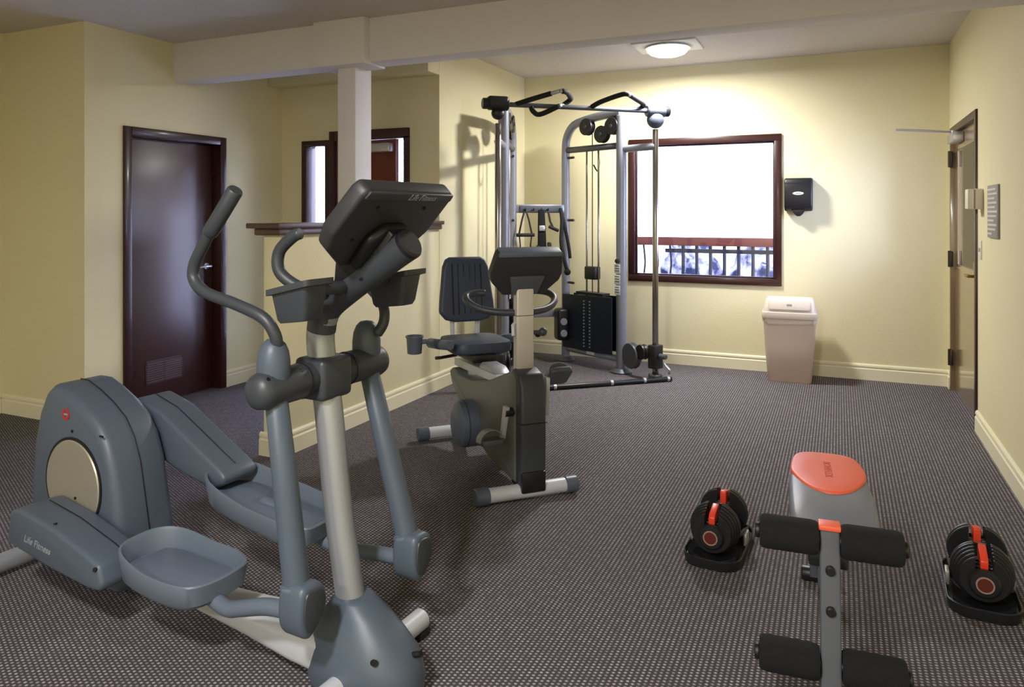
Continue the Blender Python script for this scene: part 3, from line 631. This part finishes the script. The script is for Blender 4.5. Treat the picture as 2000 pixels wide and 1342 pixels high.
# ================================================================== CABLE GYM
GO = Vector((-1.963, 5.764, 0)); GA = math.radians(41)
G = thing('cable_gym', 'grey dual cable gym in the room corner with pull-up bars on top', 'cable machine', tuple(GO), GA)
TB = math.radians(23)
def tw(s, q, lat=0, z=0):      # tower frame: q along tower from pole, lat sideways
    # local X = t , local Y = n
    dx, dy = -math.sin(TB), math.cos(TB)
    x, y = .70+dx*q-dy*lat*-1*1.0, dy*q+dx*lat*-1*-1.0
    return (s*x, y, z)
UQ, IQ = .385, 1.10
obj('floor_bar', gtube([(-.80, -.09, .022), (.80, -.09, .022)], .02, 14), M_black, G)
for x in (-.75, -.25, .25, .55, .77): obj('floor_bar_clip', gcyl((x, -.09, .024), (1, 0, 0), .023, .025, 16, .003), M_steel, G)
for s in (-1, 1):
    pole = obj('guide_pole', gtube([tw(s, 0, 0, .04), tw(s, 0, 0, 2.14)], .026, 18), M_chrome, G)
    obj('pole_foot', gcyl(tw(s, 0, 0, .025), (0, 0, 1), .06, .05, 24, .006), M_gymdk, pole)
    obj('upright', gtube([tw(s, UQ, 0, .02), tw(s, UQ, 0, 2.30)], .046, 22, 1.15, (1, 0, 0)), M_gym, G)
    obj('upright_foot', gcyl(tw(s, UQ, 0, .02), (0, 0, 1), .10, .04, 26, .01, .075), M_gymdk, G)
    arch = cat([tw(s, IQ, 0, .04), tw(s, IQ, 0, .8), tw(s, IQ, 0, 1.6), tw(s, IQ, 0, 2.02), tw(s, IQ-.02, 0, 2.16), tw(s, IQ-.10, 0, 2.26), tw(s, IQ-.24, 0, 2.30), tw(s, .62, 0, 2.325), tw(s, UQ, 0, 2.335)], 5)
    obj('arch_upright', gtube(arch, .040, 18), M_gym, G)
    obj('upright_foot', gcyl(tw(s, IQ, 0, .02), (0, 0, 1), .095, .04, 26, .01, .07), M_gymdk, G)
    obj('upper_brace', gtube([tw(s, UQ, 0, 2.035), tw(s, IQ, 0, 2.035)], .030, 14), M_gymdk, G)
    obj('lower_brace', gtube([tw(s, UQ, 0, .12), tw(s, IQ, 0, .12)], .030, 14), M_gym, G)
    obj('pole_brace', gtube([tw(s, UQ, 0, 2.0), tw(s, .0, 0, 2.0)], .032, 14), M_gym, G)
    lb = obj('brace_label', gbox(-.05, .05, -.001, .001, -.014, .014), M_white, G)
    m0 = Vector(tw(s, .74, 0, .125)); dirv = Vector(tw(s, 1, 0, 0))-Vector(tw(s, 0, 0, 0)); nrm = Vector((-dirv.y, dirv.x, 0))
    if nrm.y > 0: nrm = -nrm
    lb.matrix_local = basis(m0+nrm*.0315, dirv, -nrm, (0, 0, 1))
    for q in (.665, .815): obj('guide_rod', gtube([tw(s, q, 0, .13), tw(s, q, 0, 2.02)], .0095, 10), M_chrome, G)
    # shrouds
    for side in (-1, 1):
        pa, pb = Vector(tw(s, .43, 0, 0)), Vector(tw(s, 1.06, 0, 0)); off = nrm*side*.075
        sh = obj('weight_shroud', gloft([[tuple(p+off+nrm*q+Vector((0, 0, z))) for p, z in ((pa, .16), (pb, .15), (pb, .655), (pa, .67))] for q in (-.006, .006)]), M_shroud, G)
        if side == 1:
            for k in range(15):
                for dq in (.70, .775):
                    c = Vector(tw(s, dq, 0, .19+k*.03))+off+nrm*.007
                    obj('index_mark', gbox(-.009, .009, -.001, .001, -.006, .006), M_letter, sh).matrix_local = basis(c, dirv, -nrm, (0, 0, 1))
    for k in range(16):
        pa, pb = Vector(tw(s, .55, 0, 0)), Vector(tw(s, .93, 0, 0)); z = .16+k*.031
        obj('weight_plate', gloft([[tuple(p+nrm*o_+Vector((0, 0, zz))) for p, o_ in ((pa, -.055), (pb, -.055), (pb, .055), (pa, .055))] for zz in (z, z+.027)]), M_black, G)
    obj('top_plate', gloft([[tuple(Vector(tw(s, q, 0, zz))+nrm*o_) for q, o_ in ((.57, -.05), (.91, -.05), (.91, .05), (.57, .05))] for zz in (.665, .69)]), M_black, G)
    cab = [.743]
    obj('lift_block', gprism(rrect(.07, .045, .02), .81, .93, lambda a, b, c, s=s: tuple(Vector(tw(s, .743+a, 0, c))+nrm*b), .01), M_black, G)
    obj('lift_cable', gtube([tw(s, .743, 0, .68), tw(s, .743, 0, 2.2)], .005, 8), M_black, G)
    for q, z in ((.79, 2.235), (.60, 2.15), (.47, 2.215)):
        c = Vector(tw(s, q, 0, z))
        pu = obj('pulley', glathe([(.022, -.03), (.076, -.03), (.08, -.022), (.068, 0), (.08, .022), (.076, .03), (.022, .03)], 28, Matrix.Translation(c+nrm*.02) @ Mrot(tuple(nrm))), M_black, G)
        obj('pulley_hub', gcyl(tuple(c+nrm*.052), tuple(nrm), .016, .01, 16), M_dgrey, pu)
    obj('cable_loop', gtube(cat([tw(s, .70, .02, 2.0), tw(s, .71, .04, 1.90), tw(s, .745, .05, 1.82), tw(s, .79, .045, 1.88)], 5), .007, 8), M_black, G)
    for z in (1.96, 1.36, .76):
        c = Vector(tw(s, IQ-.03, 0, z)); obj('storage_peg', gtube([tuple(c), tuple(c-dirv*.10+nrm*.02)], .012, 10), M_black, G)
    # swivel head at top, carriage at base
    hdp = Vector(tw(s, 0, 0, 0))
    obj('swivel_head', merge(gcyl((hdp.x, hdp.y, 2.30), (1, 0, 0), .052, .17, 24, .008)), M_seatlt if s > 0 else M_black, G)
    obj('swivel_cap', gcyl((hdp.x+s*.105, hdp.y, 2.30), (1, 0, 0), .045, .05, 24, .008), M_black, G)
    obj('swivel_pulley', gsph((hdp.x, hdp.y, 2.225), .078 if s > 0 else .055, 1, .75, .95), M_seatlt if s > 0 else M_black, G)
    ca = Vector(tw(s, .02, 0, .19))
    cr = obj('carriage', gprism(rrect(.045, .055, .015), .10, .30, lambda a, b, c, s=s: tuple(Vector(tw(s, .0+a, 0, c))+nrm*b), .008), M_black, G)
    obj('carriage_pulley', glathe([(.02, -.03), (.108, -.03), (.114, -.018), (.10, 0), (.114, .018), (.108, .03), (.02, .03)], 30, Matrix.Translation(Vector(tw(s, .24, 0, .175))+nrm*.03) @ Mrot(tuple(nrm+dirv*.25))), M_gymdk, cr)
    obj('carriage_pulley', glathe([(.02, -.03), (.062, -.03), (.066, -.02), (.056, 0), (.066, .02), (.062, .03), (.02, .03)], 30, Matrix.Translation(Vector(tw(s, .10, 0, .23))+nrm*.05) @ Mrot(tuple(nrm+dirv*.25))), M_black, cr)
    obj('pop_pin', gcyl(tuple(Vector(tw(s, -.08, 0, .21))), tuple(dirv), .022, .07, 16, .004), M_gymdk, cr)
    obj('cable_hook', gtube(cat([tw(s, -.02, .06, .14), tw(s, -.05, .08, .09), tw(s, -.03, .09, .06)], 4), .010, 8), M_steel, cr)
    # placard labels on upright
    for k in range(3):
        p = Vector(tw(s, UQ, 0, .93-k*.095))+nrm*.046
        lo = obj('placard', gbox(-.034, .034, -.003, .001, -.042, .042, .002), M_white, G); lo.matrix_local = basis(p+nrm*.008, dirv, -nrm, (0, 0, 1))
        for j in range(3):
            obj('placard_print', gbox(-.024, .024, -.0045, -.003, .022-j*.022, .030-j*.022), M_gymdk, lo)
    pin = Vector(tw(s, UQ, 0, 1.0)); obj('pin_clip', gcyl(tuple(pin+nrm*.05), tuple(nrm), .02, .04, 14, .003), M_black, G)
# top crossbar & handles
obj('top_crossbar', gtube([(-.70, 0, 2.30), (.70, 0, 2.30)], .020, 14), M_gymdk, G)
H_ = [[(-.55, 0, 2.305), (-.42, -.10, 2.345), (-.27, -.25, 2.385)], [(-.27, -.25, 2.385), (-.20, -.22, 2.385), (-.10, -.05, 2.375), (-.08, 0, 2.365), (-.12, .02, 2.33), (-.17, 0, 2.305)],
      [(-.42, 0, 2.29), (-.41, -.02, 2.25), (-.36, -.04, 2.225), (-.25, -.12, 2.275), (-.20, -.10, 2.30)],
      [(.10, 0, 2.305), (.16, -.08, 2.345), (.27, -.25, 2.385), (.33, -.25, 2.385)], [(.33, -.25, 2.385), (.44, -.14, 2.375), (.59, 0, 2.35), (.54, .02, 2.32), (.46, 0, 2.30)]]
for h in H_:
    o_ = obj('pull_up_handle', gtube(cat(h, 5), .0165, 12), M_steel, G)
    c_ = cat(h, 5); n_ = len(c_)
    obj('foam_grip', gtube(c_[int(n_*.08):int(n_*.88)], .021, 12), M_rubber, o_)
for s in (-1,): obj('column_cap', gbox(-.79, -.62, -.05, .06, 2.27, 2.36, .02, 3), M_black, G)
# back connecting beams
ix, iy = abs(tw(1, IQ, 0, 0)[0]), tw(1, IQ, 0, 0)[1]
cbm = obj('rear_beam', gbox(-ix, ix, iy-.03, iy+.03, 1.43, 1.51, .008), M_gym, G)
obj('hook_rack', gbox(-ix+.06, ix-.06, iy-.042, iy-.03, 1.44, 1.50, .003), M_gymdk, cbm)
HK = (-.17, -.09, -.01, .055, .185)
for x in HK: obj('hook', gtube(cat([(x, iy-.04, 1.46), (x, iy-.09, 1.455), (x, iy-.10, 1.475)], 3), .006, 8), M_black, cbm)
obj('rear_beam', gbox(-ix, ix, iy-.03, iy+.03, .43, .50, .008), M_gym, G)
kp = obj('foot_pad', gbox(.13, .24, iy-.17, iy-.03, .22, .52, .03, 3), M_black, G)
for z in (.40, .29): obj('pad_bolt', gcyl((.185, iy-.172, z), (0, 1, 0), .034, .014, 20, .003), M_strap, kp)
obj('lever_knob', merge(gcyl((-.06, iy-.08, .29), (0, 1, 0), .012, .1, 12), gsph((-.06, iy-.13, .29), .03)), M_black, G)
# hanging accessories (things of their own) - in world space through the gym frame
gx, gy = Vector((math.cos(GA), math.sin(GA), 0)), Vector((-math.sin(GA), math.cos(GA), 0))
def gw(x, y): p = GO+gx*x+gy*y; return (p.x, p.y, 0)
def hung(x, name, label, cat_, grp=None): return thing(name, label, cat_, gw(x, iy-.085), GA, grp)
t = hung(-.17, 'stirrup_handle', 'black stirrup handle with forked webbing hanging from gym hook rack', 'handle')
for s in (-1, 1): obj('strap', gtube([(s*.004, 0, 1.465), (s*.035, -.005, 1.36), (s*.065, -.006, 1.225)], .009, 8, .35), M_black, t)
obj('grip', gtube([(-.085, -.006, 1.222), (.085, -.006, 1.222)], .017, 14), M_rubber, t)
for s in (-1, 1): obj('strap_loop', gtube([(s*.06, -.006, 1.21), (s*.05, -.005, 1.12), (s*.062, -.004, 1.07)], .007, 8, .35), M_black, t)
t = hung(-.01, 'ankle_strap', 'wide black padded strap bundle hanging in the middle of hook rack', 'strap')
obj('webbing', gprism([(-.035, 1.06), (-.03, 1.46), (.03, 1.46), (.045, 1.2), (.05, 1.08)], -.015, .015, lambda a, b, c: (a, c, b), .006), M_foam, t)
obj('cuff', gtube(cat([(-.06, -.02, 1.10), (.0, -.045, 1.07), (.07, -.02, 1.09), (.08, .0, 1.14)], 4), .03, 12, .6), M_rubber, t)
obj('buckle', gbox(-.028, .028, -.03, -.014, 1.26, 1.31, .004), M_steel, t)
t = hung(.185, 'triceps_rope', 'long black rope attachment draped over the end hook of rack', 'rope')
obj('rope', gtube(cat([(.0, 0, 1.475), (.01, -.01, 1.35), (.0, -.015, 1.15), (.03, -.02, .98), (.06, -.02, .88)], 5), .019, 10), M_black, t)
obj('rope_tail', gtube(cat([(-.0, 0, 1.47), (.035, -.02, 1.30), (.07, -.03, 1.12), (.085, -.03, 1.0)], 5), .017, 10), M_black, t)
obj('rope_end', gsph((.062, -.02, .865), .032), M_rubber, t)
t = hung(.055, 'strap_handle', 'narrow black nylon strap handle hanging between bundle and rope', 'handle')
obj('strap', gtube([(0, 0, 1.465), (.02, -.01, 1.35), (.055, -.012, 1.28)], .011, 8, .35), M_black, t)
obj('grip', gtube([(.01, -.015, 1.30), (.10, -.012, 1.262)], .016, 12), M_rubber, t)

# ================================================================== BENCH
NB = thing('workout_bench', 'grey and orange workout bench with black foam leg rollers', 'bench', (-.025, 2.289, 0), math.radians(4))
def bx_(a, b, c): return (a, b, c)
# pad (x lateral, y away)
po = [(-.122, .13), (-.130, .20), (-.133, .32), (-.132, .48), (-.124, .64), (-.108, .755), (-.07, .792), (0, .80), (.07, .792), (.108, .755), (.124, .64), (.132, .48), (.133, .32), (.130, .20), (.122, .13)]
PX = .028
def padring(q, z, dr_=0):
    out = []
    for a, b in po:
        yy = .45+(b-.45)*q; zz = z
        if yy < .34: zz = z-.3*(.34-yy)**1.5
        out.append((PX+a*q, yy, zz))
    return out
pd_ = obj('seat_pad', gloft([padring(.90, .436), padring(.98, .442), padring(1.0, .455), padring(.985, .476), padring(.95, .487), padring(.88, .492), padring(.6, .494), padring(.3, .494)]), M_padgrey, NB, 50)
oo = [tuple(q)[:2] for q in cat([(-.124, .55, 0), (-.119, .66, 0), (-.10, .742, 0), (-.06, .776, 0), (0, .783, 0), (.06, .776, 0), (.10, .742, 0), (.119, .66, 0), (.124, .55, 0), (.10, .46, 0), (.06, .385, 0), (0, .35, 0), (-.06, .385, 0), (-.10, .46, 0)], 4, True)]
def orr(q, z): return [(PX+a*q, .56+(b-.56)*q, z) for a, b in oo]
op = obj('orange_panel', gloft([orr(1.0, .484), orr(1.0, .494), orr(.985, .4985), orr(.94, .5005), orr(.5, .501)]), M_orange, pd_, 50)
obj('lettering', tx(gtext('BOWFLEX', .036, .0006, 0), basis((PX, .58, .5014), (0, -1, 0), (1, 0, 0), (0, 0, 1))), M_darkletter, op)
obj('pad_board', gprism([(PX+a*.85, .48+(b-.45)*.82) for a, b in po], .405, .427, None, .004), M_black, NB)
# stem leaning slightly to the viewer at the foot
def sp(z): return -.0-(.51-z)*.19
stm = obj('front_stem', gloft([[(a, sp(z)+b, z) for a, b in rrect(.027, .02, .006)] for z in (.0, .2, .4, .525)]), M_stem, NB)
obj('stem_cap', gbox(-.030, .030, -.026, .026, .518, .534, .005), M_orange, stm)
for z in (.415, .31): obj('stem_bolt', gcyl((0, sp(z)-.024, z), (0, 1, 0), .013, .018, 16, .003), M_black, stm)
for z, nm in ((.488, 'upper'), (.165, 'lower')):
    yy = sp(z)-(.0 if z > .3 else 0)
    ax = obj('roller_axle', gtube([(-.197, yy, z), (.197, yy, z)], .011, 12), M_steel, NB)
    for s in (-1, 1):
        c = s*.109
        obj('foam_roller', glathe([(.014, -.080), (.040, -.080), (.046, -.073), (.048, -.058), (.048, .058), (.046, .073), (.040, .080), (.014, .080)], 30, Matrix.Translation((c, yy, z)) @ Mrot((1, 0, 0))), M_foam, NB)
        obj('end_plug', gcyl((s*.195, yy, z), (1, 0, 0), .022, .014, 20, .003), M_black, ax)
obj('stem_bracket', gbox(-.055, .05, .005, .06, .40, .44, .006), M_black, NB)
# under frame
obj('main_rail', gbox(-.03, .03, -.02, .66, .345, .405, .008), M_stem, NB)
obj('rear_leg', gloft([[(a, y+b, z) for a, b in rrect(.025, .02, .005)] for y, z in ((.66, .36), (.76, .03))]), M_stem, NB)
obj('rear_foot', gtube([(-.05, .775, .028), (.075, .775, .028)], .027, 14), M_black, NB)
obj('front_foot', gtube([(-.17, sp(.03), .028), (.17, sp(.03), .028)], .027, 14), M_black, NB)

# ================================================================== ADJUSTABLE DUMBBELLS
def slot_disc(r, y0, y1, sl=.027, depth=.060):
    pts = []; n = 30; a0 = math.asin(sl/r)
    for k in range(n+1):
        a = PI/2+a0+(2*PI-2*a0)*k/n
        pts.append((r*math.cos(a), r*math.sin(a)))
    pts += [(sl, r-depth), (-sl, r-depth)]
    return gprism(pts, y0, y1, lambda a, b, c: (a, c, b), .003, 1)
ZD = .128
def make_dumbbell(label):
    t = thing('adjustable_dumbbell', label, 'dumbbell', (0, 0, 0), 0, 'adjustable dumbbells')
    for s in (-1, 1):
        for k, (r, y0) in enumerate(((.100, .068), (.101, .086), (.097, .104), (.092, .121), (.086, .138), (.079, .154))):
            bm = slot_disc(r, y0, y0+.0135)
            tx(bm, Matrix.Translation((0, 0, ZD)) @ Matrix.Diagonal((1, s, 1, 1)))
            obj('weight_plate', bm, M_black, t)
        obj('selector_strip', gprism([(.07, .05), (.07, .088), (.078, .092), (.150, .074), (.163, .062), (.163, .035), (.07, .035)], -.0125, .0125, lambda a, b, c, s=s: (c, s*a, ZD+b), .003), M_orangepl, t)
        dlr = obj('selector_dial', glathe([(.03, .150), (.048, .165), (.050, .178), (.044, .186), (.03, .187), (.001, .187)], 30, Matrix.Translation((0, 0, ZD-.01)) @ Mrot((0, s, 0))), M_black, t)
        obj('dial_ring', glathe([(.024, .1865), (.029, .1865), (.029, .190), (.024, .190)], 30, Matrix.Translation((0, 0, ZD-.01)) @ Mrot((0, s, 0)), True), M_ring, dlr)
        obj('dial_face', gcyl((0, s*.188, ZD-.01), (0, 1, 0), .0235, .003, 24), mat('dial_dark_red', (92, 34, 28), .4) if 'dial_dark_red' not in MATS else MATS['dial_dark_red'], dlr)
    obj('handle', glathe([(.018, -.07), (.018, -.055), (.0165, -.03), (.0165, .03), (.018, .055), (.018, .07)], 20, Matrix.Translation((0, 0, ZD)) @ Mrot((0, 1, 0))), M_rubber, t)
    return t
def make_cradle(label):
    t = thing('dumbbell_cradle', label, 'dumbbell stand', (0, 0, 0), 0, 'dumbbell cradles')
    out = rrect(.115, .215, .075, 7)
    def rg(q, z): return [(a*q if abs(a) else a, b*(1-(1-q)*.55), z) for a, b in out]
    obj('tray', gloft([rg(.93, 0), rg(.97, .004), rg(1.0, .034), rg(1.0, .040), rg(.97, .043), rg(.945, .040), rg(.93, .024), rg(.5, .0235)]), M_black, t)
    for s in (-1, 1):
        obj('tray_cup', gprism([(-.095, .024), (-.095, .06), (-.075, .042), (-.04, .0275), (.0, .0235), (.04, .0275), (.075, .042), (.095, .06), (.095, .024)], s*.06, s*.165, lambda a, b, c: (a, c, b-.003), .0), M_black, t)
        obj('side_lock', gbox(s*.098, s*.112, .02*s-.03, .02*s+.03, .035, .085, .003), M_steel, t)
    return t
def set_lower(t):  # plates rest in the cups
    pass
db1 = make_dumbbell('black adjustable dumbbell with orange strips, between elliptical trainer and bench')
cr1 = make_cradle('black moulded cradle under the dumbbell between elliptical trainer and bench')
for o_ in (db1, cr1): o_.location = (-.462, 3.195, 0); o_.rotation_euler = (0, 0, math.radians(-3))
dup(db1, (.478, 3.205, 0), math.radians(-3), 'black adjustable dumbbell with orange strips, between bench and right wall')
dup(cr1, (.478, 3.205, 0), math.radians(-3), 'black moulded cradle under the dumbbell between bench and right wall')

# ================================================================== TRASH BIN
T = thing('trash_bin', 'beige swing-top trash bin with liner standing by the back wall', 'trash bin', (-.385, 6.70, 0), math.radians(2))
def br(hx, hy, z, r=.04): return [(a, b, z) for a, b in rrect(hx, hy, r, 5)]
obj('bin_body', gloft([br(.168, .118, 0), br(.174, .124, .012), br(.196, .145, .30), br(.210, .155, .55), br(.212, .157, .56), br(.200, .147, .56)]), M_bin, T)
obj('bin_rim', gloft([br(.205, .152, .535), br(.219, .164, .540), br(.224, .168, .565), br(.219, .164, .590), br(.205, .15, .598)]), M_binlid, T)
lid = obj('bin_lid', gloft([br(.212, .158, .590), br(.205, .152, .62), br(.192, .125, .69), br(.180, .105, .703), br(.1, .06, .706)]), M_binlid, T)
def flp(a, b, c): return (a, -.1555+.348*b-.937*c, .612+.937*b+.348*c)
obj('flap_gap', gprism([(a, b+.04) for a, b in rrect(.168, .045, .02)], -.004, .002, flp, 0), M_binlid, T)
fd = obj('swing_flap', gprism([(a, b+.042) for a, b in rrect(.162, .040, .018)], .0, .008, flp, .003), M_binlid, T)
obj('flap_mark', gprism([(a, b+.042) for a, b in rrect(.022, .009, .008)], .008, .0095, flp, 0), M_sign, fd)
lr = [[(a*(1+.02*math.sin(k*1.7)), b*(1+.02*math.cos(k*2.3)), z+(.012*math.sin(k*2.1) if q == 0 else 0)) for k, (a, b) in enumerate(rrect(hx, hy, .04, 5))] for q, (hx, hy, z) in enumerate(((.209, .155, .50), (.214, .160, .53), (.213, .16, .555)))]
obj('bin_liner', gloft(lr, False, False), M_bag, T)

# ================================================================== PAPER TOWEL DISPENSER
P = thing('towel_dispenser', 'black paper towel dispenser mounted on back wall right of window', 'towel dispenser', (-.325, YB, 1.40), 0)
obj('case', gprism([(0, .045), (-.07, .045), (-.112, .075), (-.125, .15), (-.122, .30), (-.105, .335), (0, .34)], -.116, .116, lambda a, b, c: (c, a, b), .016, 3, 40), M_black, P)
obj('nozzle', gprism([(-.06, .06), (.06, .06), (.035, .02), (.012, 0), (-.012, 0), (-.035, .02)], -.095, -.03, lambda a, b, c: (a, c, b), .005), M_black, P)
ov = [(.045*math.cos(2*PI*k/28), .014*math.sin(2*PI*k/28)) for k in range(28)]
lg = obj('oval_badge', gprism(ov, -.1275, -.124, lambda a, b, c: (a, c, b+.20), .001), M_white, P)
obj('badge_print', gbox(-.022, .022, -.1285, -.1275, .196, .203), M_sign, lg)
obj('lid_seam', gbox(-.1165, .1165, -.124, 0, .288, .291), M_black, P)

# ================================================================== RIGHT WALL BITS
S = thing('wall_notice', 'grey notice board with rows of pale text on right wall', 'sign', (XR, 5.05, 1.28), 0)
obj('notice_face', gbox(-.012, 0, -.155, .155, 0, .31, .002), M_sign, S)
for k in range(11):
    z = .285-k*.026; ln = [.24, .27, .2, .26, .22, .27, .25, .18, .26, .23, .12][k]
    obj('text_row', gbox(-.0135, -.012, .135-ln, .135, z-.007, z+.005), M_row, S)
K = thing('alarm_box', 'small cream wall box with grey slot beside the right wall door', 'alarm box', (XR, 5.47, 1.45), 0)
obj('back_box', gbox(-.045, 0, -.06, .06, 0, .13, .006), M_offwhite, K)
obj('front_cover', gbox(-.085, -.05, -.058, .058, .002, .128, .006), M_offwhite, K)
obj('side_slot', gbox(-.051, -.044, -.056, .056, .004, .126, .001), M_sign, K)
sw_ = thing('light_switch', 'cream light switch plate on right wall below the alarm box', 'light switch', (XR, 5.50, 1.13), 0)
obj('switch_plate', gbox(-.006, 0, -.038, .038, 0, .12, .002), M_offwhite, sw_)
obj('switch_toggle', gbox(-.016, -.006, -.007, .007, .048, .074, .002), M_offwhite, sw_)
